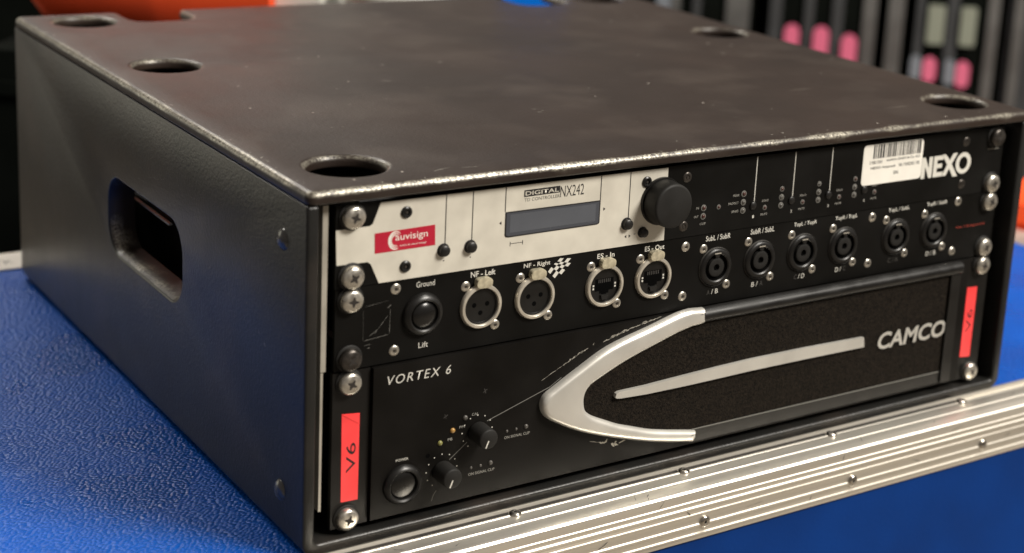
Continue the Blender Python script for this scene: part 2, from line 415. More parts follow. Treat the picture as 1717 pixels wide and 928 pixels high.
def rail_scratch(x, y, L_, w, ang, mat, front=False):
    bm = bmesh.new(); n = 5; up = []; dn = []; c, s_ = math.cos(ang), math.sin(ang)
    for k in range(n + 1):
        u = (k / n - .5) * L_; ww = w * (.2 + random.random()) * (.2 if k in (0, n) else 1); o = random.uniform(-.2, .2)
        for lst, t in ((up, o + ww), (dn, o - ww)):
            a_, b_ = u * c - t * s_, u * s_ + t * c
            lst.append(bm.verts.new((a_ * S, 0, b_ * S) if front else (a_ * S, b_ * S, 0)))
    for k in range(n): bm.faces.new((dn[k], dn[k + 1], up[k + 1], up[k]))
    link('rail_scratch', finish(bm, 'rail_scratch', mat), fc, (x, -36.95, y) if front else (x, y, ZB + .03))
for x, y, L_, w, ang in ((176, -29, 7, .18, 1.1), (184, -30.5, 4, .25, .8), (182, -34, 3, .3, 1.0), (352, -28, 9, .15, 1.0), (60, -30, 5, .2, .5), (265, -27.5, 6, .12, -.9), (415, -30, 5, .15, .7), (500, -20, 9, .2, .4), (30, -20, 6, .2, -.6)):
    rail_scratch(x, y, L_, w, ang, M_scr)
for x, z, L_, w, ang in ((150, -29, 8, .25, .5), (260, -28.4, 14, .15, .1), (305, -34.9, 5, .3, 1.2), (395, -28.8, 10, .2, -.3), (190, -13, 6, .2, .9), (430, -13.5, 12, .15, .15), (210, -23, 5, .25, -.8), (330, -13, 4, .3, 1.3), (480, -28.5, 7, .2, .4)):
    rail_scratch(x, z, L_, w, ang, M_scr, True)
RIV = lathe_mesh('rivet', [(0, -1.0), (.9, -1.0), (1.15, -1.55), (2.3, -1.5), (3.3, -1.0), (3.7, -.2), (3.7, .3), (0, .3)], M_rivet, 28)
RIVH = lathe_mesh('rivet_hole', [(0, -1.18), (1.0, -1.18), (1.0, -.9), (0, -.9)], M_void, 16)
for k in range(-4, 6):
    x = 105.3 + 117 * k
    r = link('rivet', RIV, fc, (x, -37.0, -30.6)); link('rivet_hole', RIVH, r, (x, -37.0, -30.6))
    r = link('rivet', RIV, fc, (x, -13.9, ZB + .1), (math.radians(-90), 0, 0)); h = link('rivet_hole', RIVH, r, (x, -13.9, ZB + .1))

# ================================================================== RACK CASE
XL, XR, YF, YB, ZT = -18.1, 499.8, -7.0, 489.5, 188.1
T = 7.2
rc = thing('rack_case', 'worn black lacquered wooden rack case with round stacking holes and a grip cut-out', 'rack case', (240, 240, ZB))
# top panel with holes and rear notch
def rounded_plate(name, outer, holes, z0, z1, r, mat, seg=5):
    """flat plate with openings; every rim (outline and openings) is rounded with radius r"""
    bm = bmesh.new(); top_e = []; bot_e = []; rub_glint = bm.verts.layers.float.new('rub_glint')
    def normals(lp):
        n = len(lp); out = []
        for i in range(n):
            a, b, c = Vector(lp[i - 1]), Vector(lp[i]), Vector(lp[(i + 1) % n])
            d1 = (b - a).normalized(); d2 = (c - b).normalized()
            n1 = Vector((d1.y, -d1.x)); n2 = Vector((d2.y, -d2.x)); m = (n1 + n2)
            m = m / max(.3, m.dot(n1)) if m.length > 1e-6 else n1
            out.append(m)
        return out                     # right-hand side of travel: outwards for a counter-clockwise outline
    for lp in [outer] + holes:
        nm = normals(lp)
        prof = [(-r * (1 - math.sin(math.pi / 2 * k / seg)), z1 - r * (1 - math.cos(math.pi / 2 * k / seg))) for k in range(seg + 1)]
        prof += [(-r * .5 * (1 - math.cos(math.pi / 2 * k / seg)), z0 + r * .5 - r * .5 * math.sin(math.pi / 2 * k / seg)) for k in range(seg + 1)]
        rings = [[bm.verts.new(((p[0] + m.x * o) * S, (p[1] + m.y * o) * S, z * S)) for p, m in zip(lp, nm)] for o, z in prof]
        n = len(lp)
        for q, ring in enumerate(rings):
            w_ = max(0, math.sin(math.pi * (q + .6) / (seg + 1.6))) ** 1.9 if q <= seg else .04
            if lp is not outer: w_ *= .5
            for v in ring: v[rub_glint] = w_ * (1 - .5 * min(1, max(0, v.co.x / .48)) if v.co.y < .01 else 1.15)  # painted edge highlight weakens to the right along the front
        for a, b in zip(rings, rings[1:]):
            for k in range(n): bm.faces.new((a[k], b[k], b[(k + 1) % n], a[(k + 1) % n]))
        for ring, store in ((rings[0], top_e), (rings[-1], bot_e)):
            for k in range(n): store.append(bm.edges.get((ring[k], ring[(k + 1) % n])))
    bmesh.ops.triangle_fill(bm, use_beauty=True, edges=top_e)
    bmesh.ops.triangle_fill(bm, use_beauty=True, edges=bot_e)
    return finish(bm, name, mat, 0, 0, 50)
HOLES = [(21.5, 34), (23.0, 298), (22, 458), (468.5, 34), (468, 291), (462, 456)]
def corner(cx, cy, r, a0, n=6): return [(cx + r * math.cos(math.radians(a0 + 90 * k / n)), cy + r * math.sin(math.radians(a0 + 90 * k / n))) for k in range(n + 1)]
outline = corner(XL + 5, YF + 5, 5, 180) + corner(XR - 5, YF + 5, 5, 270) + corner(XR - 5, YB - 5, 5, 0)
outline += [(427.5, YB), (425.2, YB - 1), (424.3, YB - 4), (424.3, 450)] + [(421.5, 443), (414, 438.5), (402, 437), (388, 437), (381, 440), (378, 446)] + [(377, 455), (377, YB - 4), (376, YB - 1), (373.5, YB)]
outline += [(106, YB), (103.4, YB - 1), (102.5, YB - 4), (102.5, 462)] + [(99.5, 454), (92, 449.5), (80, 448), (66, 448), (59.5, 451), (56.5, 457)] + [(55.5, 466), (55.5, YB - 4), (54.5, YB - 1), (52, YB)] + corner(XL + 5, YB - 5, 5, 90)
circles = [[(cx + 20.6 * math.cos(-2 * math.pi * k / 64), cy + 20.6 * math.sin(-2 * math.pi * k / 64)) for k in range(64)] for cx, cy in HOLES]
link('top_panel', rounded_plate('top_panel', outline, circles, ZT - T, ZT, 3.6, M_case, 8), rc)

def flat_scuff(name, x, y, L_, w, ang, mat, z=ZT + .03):
    """thin irregular mark lying on the lid"""
    bm = bmesh.new(); c, s_ = math.cos(ang), math.sin(ang); n = 5; up = []; dn = []
    for k in range(n + 1):
        u = (k / n - .5) * L_; ww = w * (.2 + random.random()) * .5 * (.3 if k in (0, n) else 1); o = random.uniform(-.15, .15) * w
        for lst, t in ((up, o + ww), (dn, o - ww)): lst.append(bm.verts.new(((u * c - t * s_) * S, (u * s_ + t * c) * S, 0)))
    for k in range(n): bm.faces.new((dn[k], dn[k + 1], up[k + 1], up[k]))
    return link(name, finish(bm, name, mat), rc, (x, y, z))
for x, y, L_, w in ((96, 201, 1.6, 1.0), (85, 160, 2, .7), (135.6, 211.7, 7, .5), (150.7, 186.2, 3, .4), (116, 322, 1.5, 1), (50, 111, 1.5, .6), (56.4, 110, 1.2, .5), (349, 234, 2, 1), (408, 356, 2, 1.4), (395, 359, 2, 1.4), (415, 219, 2.2, 1.2), (300, 82, 1.2, 1.2), (184, 111, 2.5, .8), (183, 103, 3, .6), (187, 106, 1.5, .6), (220, 12.7, 1.4, 1), (285, 5, 1.5, 1), (294, 6, 2.4, .8), (441, 139, 1.2, .8), (461, 4, 1.4, 1), (49, 330, 2.5, .8), (64, 8.7, 12, .5), (80, 7, 10, .4), (250, 150, 1, .8), (330, 60, 1, .7), (128, 40, 1, .8), (200, 240, 1.2, .8)):
    flat_scuff('paint_speck', x, y, L_, w, random.uniform(-.7, .3), M_scuff)
for x0, y0, x1, y1, w in ((-11, 101, 30, 104, .8), (-11, 68, 6, 68.5, .6), (-9, 175, -2, 171, .5)):
    flat_scuff('dark_scratch', (x0 + x1) / 2, (y0 + y1) / 2, x1 - x0, w, math.atan2(y1 - y0, x1 - x0), M_ink)
for k in range(46):                       # torn lacquer fibres along the left and front edges of the lid
    if random.random() < .6: x, y = XL + random.uniform(3.2, 6.5), random.uniform(0, 470)
    else: x, y = random.uniform(-8, 480), YF + random.uniform(3.2, 5.5)
    flat_scuff('paint_speck', x, y, random.uniform(.8, 3.6), random.uniform(.25, .7), random.uniform(-1.6, 1.6), M_scuff)

# side walls and bottom as one U profile, rounded outer corners
ro = 8.0
U = []
zt = ZT - T - .15
def arc(cx, cz, r, a0, a1, n=7): return [(cx + r * math.cos(math.radians(a0 + (a1 - a0) * k / n)), cz + r * math.sin(math.radians(a0 + (a1 - a0) * k / n))) for k in range(n + 1)]
U += [(XL, zt)] + arc(XL + ro, ZB + ro, ro, 180, 270) + arc(XR - ro, ZB + ro, ro, 270, 360) + [(XR, zt), (XR - 6.4, zt)]
U += arc(XR - 6.4 - 3, ZB + 6.4 + 3, 3, 360, 270, 4) + arc(XL + 6.6 + 3, ZB + 6.4 + 3, 3, 270, 180, 4) + [(XL + 6.6, zt)]
bm = bmesh.new(); add_prism(bm, U, YF + .4, YB - .4)
shell = finish(bm, 'wall_shell', M_wall)
bm = bmesh.new()
gy, gz, gl, gr = 226, 98.3, 63.5, 25
gr = 19
gc = [(gy + gl - gr, gz - 25 + gr, -90), (gy + gl - gr, gz + 25 - gr, 0), (gy - gl + gr, gz + 25 - gr, 90), (gy - gl + gr, gz - 25 + gr, 180)]
gp = []
for cy_, cz_, a0_ in gc: gp += arc(cy_, cz_, gr, a0_, a0_ + 90, 8)
a = [bm.verts.new((-40 * S, y * S, z * S)) for y, z in gp]; b = [bm.verts.new((0 * S, y * S, z * S)) for y, z in gp]
bm.faces.new(a); bm.faces.new(b[::-1])
for i in range(len(gp)): bm.faces.new((a[i], b[i], b[(i + 1) % len(gp)], a[(i + 1) % len(gp)]))
add_box(bm, 480, 520, gy - 60, gy + 60, gz - 25, gz + 25)
cut = finish(bm, 'cut', None)
link('wall_shell', carve(shell, cut, 1.7, 4), rc)
# grip rim: the thick rounded frame round the cut-out, recessed inside the wall
def grip_ring(name, mat):
    bm = bmesh.new(); rub_glint = bm.verts.layers.float.new('rub_glint')
    sec = [(-17.0, .1), (-14.5, -1.3), (-9, -2.0), (-2, -2.0), (-2, 2.5), (-11.0, 2.5)]   # (x, offset from opening)
    pts = []
    for i, (y, z) in enumerate(gp):
        d = Vector((y - gc[i // 9][0], z - gc[i // 9][1])); d.normalize()
        pts.append([(x, y + d.x * o, z + d.y * o) for x, o in sec])
    vs = [[bm.verts.new((x * S, y * S, z * S)) for x, y, z in r] for r in pts]
    for i, rr_ in enumerate(vs):
        for j, v in enumerate(rr_): v[rub_glint] = (.4, .62, .3, .05, 0, 0)[j] * (1.0 if gp[i][1] < gz else .1)  # highlight on the lower rim painted in along with the rubbing
    n = len(vs); m = len(sec)
    for i in range(n):
        for j in range(m): bm.faces.new((vs[i][j], vs[(i + 1) % n][j], vs[(i + 1) % n][(j + 1) % m], vs[i][(j + 1) % m]))
    return link(name, finish(bm, name, mat, 0, 0, 50), rc)
grip_ring('grip_rim', M_case)
# rivets on the left wall
CRV = lathe_mesh('wall_rivet', [(0, -2.6), (1.8, -2.5), (3.8, -1.9), (5.3, -.9), (5.9, .2), (0, .2)], M_bolt, 28)
for y, z in ((21.5, 156.5), (21.7, 18.8)):
    link('wall_rivet', CRV, rc, (XL, y, z), (0, 0, math.radians(-90)))
    link('wall_rivet', CRV, rc, (XR, y, z), (0, 0, math.radians(90)))
box('rear_panel', XL + 7, XR - 7, 478, 486, -1.8, 150, M_added_back, rc)  # added, unseen: closes the open back so the interior stays dark
# grey rack rails behind the ears
box('rack_rail', -6.1, -3.2, 1.5, 21, 89.5, 178, M_rail, rc, .6)
box('rack_rail', -6.0, -4.6, 1.5, 21, 12, 89, M_rail, rc, .3)
box('rack_rail', 486, 490, 6, 21, 2, 176, M_black, rc, .8)
box('rack_rail', -9.0, -5.2, 380, 400, 2, 176, M_rail, rc, .4)
box('lit_edge_strip', 3, 5, 240, 345, 99.6, 100.5, M_rail, rc, .3)  # pale strip standing in for light caught on the inner edge

# ================================================================== DIGITAL CONTROLLER (top unit)
dc = thing('digital_controller', 'topmost rack unit with cream fascia, small screen, big black knob and crimson sticker', 'audio controller', (241, 0, 133.5))
box('chassis', 20, 463, 2.3, 240, 135, 174, M_blackmatt, dc)
box('face_plate', 0, 482.4, -.6, 2.2, 133.75, 177.6, M_face, dc, .25)
FY = -1.0    # cream fascia front
cr = prism('cream_fascia', [(-.1, 165.1), (18.6, 165.2), (20.2, 166.3), (24.4, 177.0), (205.0, 177.2), (205.2, 134.05), (24.4, 134.05), (19.6, 144.8), (17.8, 146.3), (.6, 146.6)], FY, -.65, M_cream, dc, .12, 1)
for x, z0, z1 in ((62.1, 149.4, 177.05), (78.1, 149.8, 177.05), (98.0, 163.5, 177.05), (159.2, 163.2, 177.05), (179.0, 149.6, 177.05)):
    box('engraved_line', x - .28, x + .28, FY - .06, FY + .1, z0, z1, M_ink, dc)
BUT = lathe_mesh('push_button', [(0, -3.2), (2.3, -3.1), (2.9, -2.6), (3.0, -.1), (0, -.1)], M_black, 28)
BUTR = lathe_mesh('button_ring', [(3.05, .0), (3.05, -.35), (3.55, -.3), (3.7, 0)], M_ink, 28)
for x, z, s in ((61.2, 147.0, 1), (77.3, 146.9, 1), (178.0, 147.2, 1), (189.5, 140.8, .88)):
    o = link('push_button', BUT, dc, (x, FY, z)); o.scale = (s, 1, s)
    link('button_ring', BUTR, o, (x, FY, z))
for x, z in ((39.0, 170.3), (39.2, 141.1), (190.3, 170.4)):
    o = link('fascia_screw', lathe_mesh('fascia_screw', [(0, -.3), (1.3, -.3), (1.5, -1.1), (2.4, -1.2), (3.1, -.7), (3.2, 0), (0, 0)], M_black, 28), dc, (x, FY, z))
    link('screw_recess', SOCK, o, (x, FY - .1, z))
for x, z in ((219.3, 169.9), (219.0, 140.5), (447.2, 170.2), (446.8, 141.5)):
    o = panel_screw(dc, x, z, -.6, FLATD, 1.12)
# display
dp = prism('display_frame', [(98.1, 163.3), (159.4, 163.1)] + [(159.4, 150.3), (159.0, 149.6), (157.6, 149.2)] + [(100.6, 148.9), (99.0, 149.2), (98.2, 150.2)], FY - .15, FY + .1, M_ink, dc, .05, 1)
prism('display_screen', [(98.9, 162.6), (158.6, 162.4), (158.6, 150.4), (157.6, 149.9), (100.4, 149.6), (99.0, 150.4)], FY - .25, FY + .1, M_screen, dp)
prism('liquid_crystal_area', [(101.2, 161.6), (156.4, 161.4), (156.4, 151.6), (101.2, 151.4)], FY - .29, FY - .24, M_lcd, dp)
prism('digital_plate', [(109.4, 174.2), (132.2, 174.4), (132.2, 170.6), (109.4, 170.4)], FY - .07, FY, M_ink, dc)
text('DIGITAL', 120.8, 172.3, 21.2, 2.3, FY - .08, M_cream, dc, bold=.01)
text('TD CONTROLLER', 121.0, 168.7, 22.6, 1.8, FY, M_ink, dc)
text('NX242', 140.2, 170.9, 15.4, 6.2, FY, M_ink, dc)
for pts in ([(94.6, 157.5), (96.0, 158.5), (96.0, 156.5)], [(163.0, 157.7), (161.6, 158.7), (161.6, 156.7)], [(177.2, 139.6), (178.5, 140.6), (178.5, 138.6)], [(181.4, 139.6), (180.1, 140.6), (180.1, 138.6)]):
    prism('arrow_mark', pts, FY - .06, FY, M_ink, dc)
for x0, x1, z0, z1 in ((102, 109.8, 145.0, 145.3), (101.8, 102.2, 143.8, 146.3), (109.6, 110.0, 143.8, 146.3), (183.6, 184.7, 140.2, 140.6), (61.4, 62.0, 140.8, 141.5), (77.4, 78.0, 140.6, 141.3)):
    box('printed_mark', x0, x1, FY - .06, FY, z0, z1, M_ink, dc)
# crimson sticker
st = prism('crimson_sticker', [(21.3, 161.0), (55.9, 161.6), (56.3, 150.5), (21.6, 150.2)], FY - .12, FY, M_crimson, dc)
text('auvisign', 42.4, 156.9, 18.6, 4.6, FY - .12, M_paper, dc)
text('audio & visual design', 43.4, 152.7, 15.2, 1.25, FY - .12, M_paper, dc)
def swoosh(cx, cz, r, w, a0, a1, y, mat, parent, name='printed_arc', n=18, sx=.82):
    outer = []; inner = []
    for k in range(n + 1):
        t = k / n; a = math.radians(a0 + (a1 - a0) * t); ww = w * (math.sin(math.pi * min(1, max(.03, t))) ** .6) * .5 + .02
        outer.append((cx + (r + ww) * math.cos(a) * sx, cz + (r + ww) * math.sin(a))); inner.append((cx + (r - ww) * math.cos(a) * sx, cz + (r - ww) * math.sin(a)))
    bm = bmesh.new()
    vo = [bm.verts.new((x * S, (y - .04) * S, z * S)) for x, z in outer]; vi = [bm.verts.new((x * S, (y - .04) * S, z * S)) for x, z in inner]
    for k in range(n): bm.faces.new((vo[k], vo[k + 1], vi[k + 1], vi[k]))
    return link(name, finish(bm, name, mat), parent)
for r, w in ((4.7, .9), (3.7, .7), (2.8, .55)):
    swoosh(33.2 - (4.7 - r) * .1, 155.9, r, w, 45, 300, FY - .12, M_paper, dc)
# big knob
KX, KZ = 201.2, 158.0
kn = lathe('rotary_knob', [(0, -14.0), (11.4, -14.0), (12.2, -13.8), (12.8, -13.2), (12.95, -12.4), (13.2, -3.2), (12.9, -2.6), (0, -2.6)], M_blackmatt, dc, (KX, 0, KZ), 56)
lathe('knob_skirt', [(0, -2.5), (13.9, -2.5), (14.2, -1.9), (14.2, -1.1), (0, -1.1)], M_black, kn, (KX, 0, KZ), 48)
# LEDs, slots, legends on the black right half
LED = lathe_mesh('led', [(0, -1.1), (.8, -.95), (1.25, -.55), (1.35, 0), (0, 0)], M_led, 16)
LEDR = LED.copy(); LEDR.materials.clear(); LEDR.materials.append(M_ledred)
BEZ = lathe_mesh('led_bezel', [(1.38, 0), (1.4, -.35), (1.85, -.3), (1.95, 0)], M_dim, 20)
def led(parent, x, z, mesh=LED, y=-.6, s=1.0):
    o = link('led', mesh, parent, (x, y, z)); o.scale = (s, s, s)
    link('led_bezel', BEZ, o, (x, y, z))
FB = -.6
for x, z, m in ((232.8, 150.0, LEDR), (232.8, 144.9, LEDR), (262.3, 155.3, LEDR), (262.3, 150.1, LED), (262.4, 145.0, LED)): led(dc, x, z, m)
for i in range(3):
    x = 291.8 + 29.7 * i
    led(dc, x, 155.1, LEDR if i != 1 else LED, s=.85); led(dc, x, 149.9); led(dc, x, 144.9)
for i in range(4):
    x = 279.3 + 29.75 * i
    led(dc, x, 144.9, LEDR, s=.8)
    text('SOLO', x, 149.3, 5.0, 1.3, FB, M_legend, dc); text('MUTE', x - .3, 140.8, 5.0, 1.3, FB, M_legend, dc)
    text(str(i + 1), 270.8 + 29.8 * i, 140.2, 1.1, 1.7, FB, M_white, dc)
    o = link('push_button', BUT, dc, (269.9 + 29.85 * i, FB + 1.2, 147.3)); o.scale = (.8, .8, .8)
    if i < 3: box('channel_line', 270.75 + 29.8 * i - .25, 270.75 + 29.8 * i + .25, FB - .06, FB, 149.7, 177.3, M_white, dc)
for s_, x, z, w, m in (('IN', 228.4, 150.3, 1.8, M_dim), ('OUT', 227.8, 145.2, 3.2, M_dim), ('CLIP', 233.0, 140.4, 4.2, M_dim), ('PEAK', 256.8, 154.9, 4.6, M_dim), ('PROTECT', 255.0, 150.2, 7.6, M_dim), ('SENSE', 256.4, 145.1, 5.2, M_dim), ('POWER', 246.8, 153.6, 0.01, M_dim)):
    if w > .1: text(s_, x, z, w, 1.35, FB, M_legend, dc)
led(dc, 244.0, 149.3, LEDR, s=.75)
# asset label with bar code
lb = prism('bar_code_label', roundrect(356.2, 407.9, 149.8, 175.8, 2.6), FB - .15, FB, M_paper, dc)
xx = 364.5
while xx < 404.6:
    w = random.choice((.6, .8, 1.2, 1.6)); box('bar_code_bar', xx, xx + w, FB - .19, FB - .151, 166.6, 175.6, M_ink, lb); xx += w + random.choice((.5, .7, 1.0))
text('1181101', 367.3, 164.2, 10.2, 2.2, FB - .15, M_ink, dc, bold=.02)
text('auvisign GmbH & Co. KG', 390.9, 164.6, 29.0, 2.2, FB - .15, M_ink, dc, bold=.02)
text('NEXO Amprack', 374.0, 160.3, 21.5, 2.2, FB - .15, M_ink, dc, bold=.02)
text('V6 / NX242 / ES', 396.4, 160.6, 18.5, 2.2, FB - .15, M_ink, dc, bold=.02)
text('SN:', 385.5, 156.0, 4.6, 2.2, FB - .15, M_ink, dc, bold=.02)
# maker's word mark drawn as heavy outlines: N E X O
lx = 408.3
def glyph(pts, name='logo_letter'): return prism(name, pts, FB - .1, FB, M_white, dc)
glyph([(408.2, 149.0), (408.2, 163.0), (411.0, 163.0), (414.6, 155.6), (414.6, 163.0), (417.8, 163.0), (417.8, 149.0), (415.2, 149.0), (411.4, 156.8), (411.4, 149.0)])
glyph([(418.9, 149.0), (418.9, 163.0), (427.4, 163.0), (427.4, 160.1), (422.1, 160.1), (422.1, 157.6), (426.6, 157.6), (426.6, 154.8), (422.1, 154.8), (422.1, 152.0), (428.0, 152.0), (426.9, 149.0)])
glyph([(427.2, 149.0), (430.8, 149.0), (433.4, 153.6), (437.4, 147.6), (441.6, 147.6), (435.4, 156.4), (440.2, 163.4), (436.2, 163.4), (433.2, 158.9), (431.6, 161.2), (429.0, 163.4), (426.0, 163.4), (431.3, 156.2)])
def ring_glyph(cx, cz, rx, rz, tx, tz):
    bm = bmesh.new(); n = 40; O = []; I = []
    for k in range(n):
        a = 2 * math.pi * k / n; ca = math.cos(a); sa = math.sin(a)
        O.append(bm.verts.new(((cx + rx * ca) * S, (FB - .1) * S, (cz + rz * sa) * S))); I.append(bm.verts.new(((cx + (rx - tx) * ca) * S, (FB - .1) * S, (cz + (rz - tz) * sa) * S)))
    for k in range(n): bm.faces.new((O[k], O[(k + 1) % n], I[(k + 1) % n], I[k]))
    return link('logo_letter', finish(bm, 'logo_letter', M_white), dc)
ring_glyph(446.2, 156.0, 7.0, 7.2, 3.1, 2.9)
for z, r in ((171.6, 20), (139.8, 60)): rack_screw(dc, 8.75, z, -.6, r)
rack_screw(dc, 473.85, 171.3, -.6, 15, dark=True)
rack_screw(dc, 473.85, 139.8, -.6, 75)
box('worn_edge_mark', 468.5, 478.5, -.68, -.6, 162.9, 163.3, M_scuff, dc)

# ================================================================== PATCH PANEL (second unit)
pp = thing('patch_panel', 'black connector panel with a row of round sockets between the cream-fronted unit and the amplifier', 'connector panel', (241, 0, 89))
box('face_plate', .6, 481.8, -.3, 2.4, 89.15, 133.3, M_face, pp, .25)
box('chassis', 22, 461, 2.5, 60, 92, 131, M_blackmatt, pp)
PY = -.3
for x, z in ((34.6, 129.2), (34.6, 95.2), (222.0, 127.6), (222.1, 97.2), (369.5, 127.9), (369.4, 97.3), (446.0, 129.8), (445.2, 95.4)): panel_screw(pp, x, z, PY, None, 1.05)
# rocker switch
sw = lathe('ground_switch', [(7.6, -1.4), (8.0, -3.2), (8.8, -3.7), (10.3, -3.1), (11.4, -1.6), (11.8, 0)], M_black, pp, (50.4, PY, 113.2), 48)
lathe('switch_rocker', [(0, -4.4), (3.5, -4.2), (6.2, -3.2), (7.3, -2.2), (7.5, -1.2)], M_gloss, sw, (50.4, PY, 113.2), 40)
text('Ground', 51.9, 129.7, 10.8, 3.1, PY, M_white, pp); text('Lift', 51.6, 95.8, 5.6, 3.1, PY, M_white, pp)

RING = lathe_mesh('socket_ring', [(10.2, -.2), (10.25, -1.9), (10.6, -2.3), (11.9, -2.2), (12.4, -1.6), (12.6, 0)], M_nickel, 48)
CUPX = lathe_mesh('socket_insert', [(10.3, -1.0), (9.3, -1.1), (9.2, -.4), (9.1, -.3), (0, -.3)], M_black, 40)
PINH = lathe_mesh('pin_hole', [(0, -.36), (1.35, -.36), (1.35, 0)], M_void, 18)
bm = bmesh.new(); add_prism(bm, roundrect(-4.7, 4.7, -2.7, 2.7, 2.3), -3.6, 0); TAB = finish(bm, 'latch_tab', M_brass, .7, 3, 50)
FLANGE = None
def screws(sk, x, z):
    for dx, dz in ((-9.55, 12.2), (9.55, -12.2)):
        o = link('socket_screw', FLAT, sk, (x + dx, PY - .1, z + dz)); link('screw_recess', SOCK, o, (x + dx, PY - .1, z + dz))
ZS = 112.3
for x, s_ in ((85.5, 'NF - Left'), (119.4, 'NF - Right')):
    sk = link('microphone_socket', CUPX, pp, (x, PY, ZS))
    link('socket_ring', RING, sk, (x, PY, ZS)); link('latch_tab', TAB, sk, (x + .4, PY, ZS + 13.7))
    for dx, dz in ((-4, .8), (4, .8), (0, -3.9)): link('pin_hole', PINH, sk, (x + dx, PY, ZS + dz))
    screws(sk, x, ZS)
    text(s_, x + .9, 130.6, 15.0 if 'L' in s_ else 17.0, 3.2, PY, M_white, pp, bold=.008)
def rj_mesh():
    bm = bmesh.new()
    add_lathe(bm, [(10.3, -1.0), (9.6, -1.2), (9.5, -.25), (0, -.25)], 40)
    return finish(bm, 'network_socket', M_black)
RJ = rj_mesh()
def rj_void():
    bm = bmesh.new()
    add_prism(bm, [(-6.2, 3.6), (6.2, 3.6), (6.2, -3.6), (3.2, -3.6), (3.2, -5.2), (1.8, -5.2), (1.8, -6.6), (-1.8, -6.6), (-1.8, -5.2), (-3.2, -5.2), (-3.2, -3.6), (-6.2, -3.6)], -.3, -.2)
    return finish(bm, 'socket_opening', M_void)
RJV = rj_void()
for x, s_ in ((165.6, 'ES - In'), (199.4, 'ES - Out')):
    sk = link('network_socket', RJ, pp, (x, PY, ZS))
    link('socket_ring', RING, sk, (x, PY, ZS)); link('latch_tab', TAB, sk, (x + .4, PY, ZS + 13.7))
    link('socket_opening', RJV, sk, (x, PY, ZS + .6))
    for sgn in (-1, 1):
        for dz in (-1.6, .2): box('contact_mark', x + sgn * 7.4 - .5, x + sgn * 7.4 + .5, PY - .45, PY - .2, ZS + dz - .2, ZS + dz + .8, M_white, sk)
    for k in range(-3, 4): box('contact_pin', x + k * 1.25 - .25, x + k * 1.25 + .25, PY - .4, PY - .31, ZS + 1.8, ZS + 3.9, M_dimmer, sk)
    prism('release_lever', [(x - 2.6, ZS - 5.2), (x + 2.6, ZS - 5.2), (x + 1.8, ZS - 8.0), (x - 1.8, ZS - 8.0)], PY - 1.6, PY - .2, M_blackmatt, sk, .3)
    screws(sk, x, ZS)
    text(s_, x + .2, 130.0, 11.6 if s_[-1] == 'n' else 13.8, 3.0, PY, M_white, pp, bold=.008)
# speaker sockets
SPK = lathe_mesh('speaker_socket', [(8.2, .3), (8.25, -1.6), (8.9, -2.1), (10.6, -2.0), (11.5, -1.2), (11.9, 0)], M_black, 48)
SPV = lathe_mesh('socket_well', [(8.3, -.12), (0, -.12)], M_void, 36)
SPC = lathe_mesh('socket_core', [(2.1, -.3), (2.15, -1.7), (4.6, -1.9), (5.6, -1.6), (5.9, -.2)], M_blackmatt, 36)
SPE = lathe_mesh('socket_rim', [(11.75, -.7), (11.9, -.95), (12.15, -.5), (12.2, 0)], M_dimmer, 48)
for x, a, b, c in ((244.9, 'SubL / SubR', 'A', '/ B'), (278.7, 'SubR / SubL', 'B /', 'A'), (312.6, 'TopL / TopR', 'C', '/ D'), (346.3, 'TopR / TopL', 'D /', 'C'), (391.5, 'TopL / SubL', 'C / A', ''), (425.6, 'TopR / SubR', 'D / B', '')):
    sk = link('speaker_socket', SPK, pp, (x, PY, ZS))
    link('socket_well', SPV, sk, (x, PY, ZS)); link('socket_core', SPC, sk, (x, PY, ZS)); link('socket_rim', SPE, sk, (x, PY, ZS))
    prism('key_tab', [(x - 1.6, ZS + 8.0), (x + 1.6, ZS + 8.0), (x + 1.3, ZS + 6.3), (x - 1.3, ZS + 6.3)], PY - 2.0, PY - .1, M_black, sk)
    box('key_slot_edge', x - 2.3, x + 2.3, PY - 2.3, PY - 1.9, ZS + 8.5, ZS + 9.1, M_rail, sk)
    screws(sk, x, ZS)
    text(a, x + .9, 130.5, 18.4, 3.2, PY, M_white, pp, bold=.006)
    wa = {'A': (-3.4, 2.1), 'B /': (-1.9, 4.8), 'C': (-3.4, 2.1), 'D /': (-1.9, 4.8), 'C / A': (0, 8.8), 'D / B': (0, 8.8)}[b]
    text(b, x + wa[0] - .2, 96.9, wa[1], 3.0, PY, M_dimmer if b in ('A', 'C', 'C / A') else M_white, pp)
    if c: text(c, x + (1.2 if c[0] == '/' else 3.0), 96.9, 5.0 if c[0] == '/' else 2.1, 3.0, PY, M_white if c[0] == '/' else M_dimmer, pp)
text('Out = Bridgemode', 460.2, 111.4, 27.0, 2.0, PY, M_redink, pp)
# chequered flag print
f00 = Vector((127.6, 125.6)); f10 = Vector((133.8, 119.8)); f01 = Vector((134.8, 133.0)); f11 = Vector((145.2, 133.4))
NU, NV = 5, 4
def fp(u, v):
    p = f00.lerp(f10, v).lerp(Vector((145.0 - 9.5 * (1 - v), 133.2 - 1.6 * v - .0)), u)
    w = math.sin(u * math.pi * 1.7) * 1.0
    return (p.x + w * .5, p.y + w * (1.0 - .3 * v))
for i in range(NU):
    for j in range(NV):
        if (i + j) % 2 == 0:
            q = [fp(i / NU, j / NV), fp((i + 1) / NU, j / NV), fp((i + 1) / NU, (j + 1) / NV), fp(i / NU, (j + 1) / NV)]
            prism('flag_square', q, PY - .05, PY, M_white, pp)
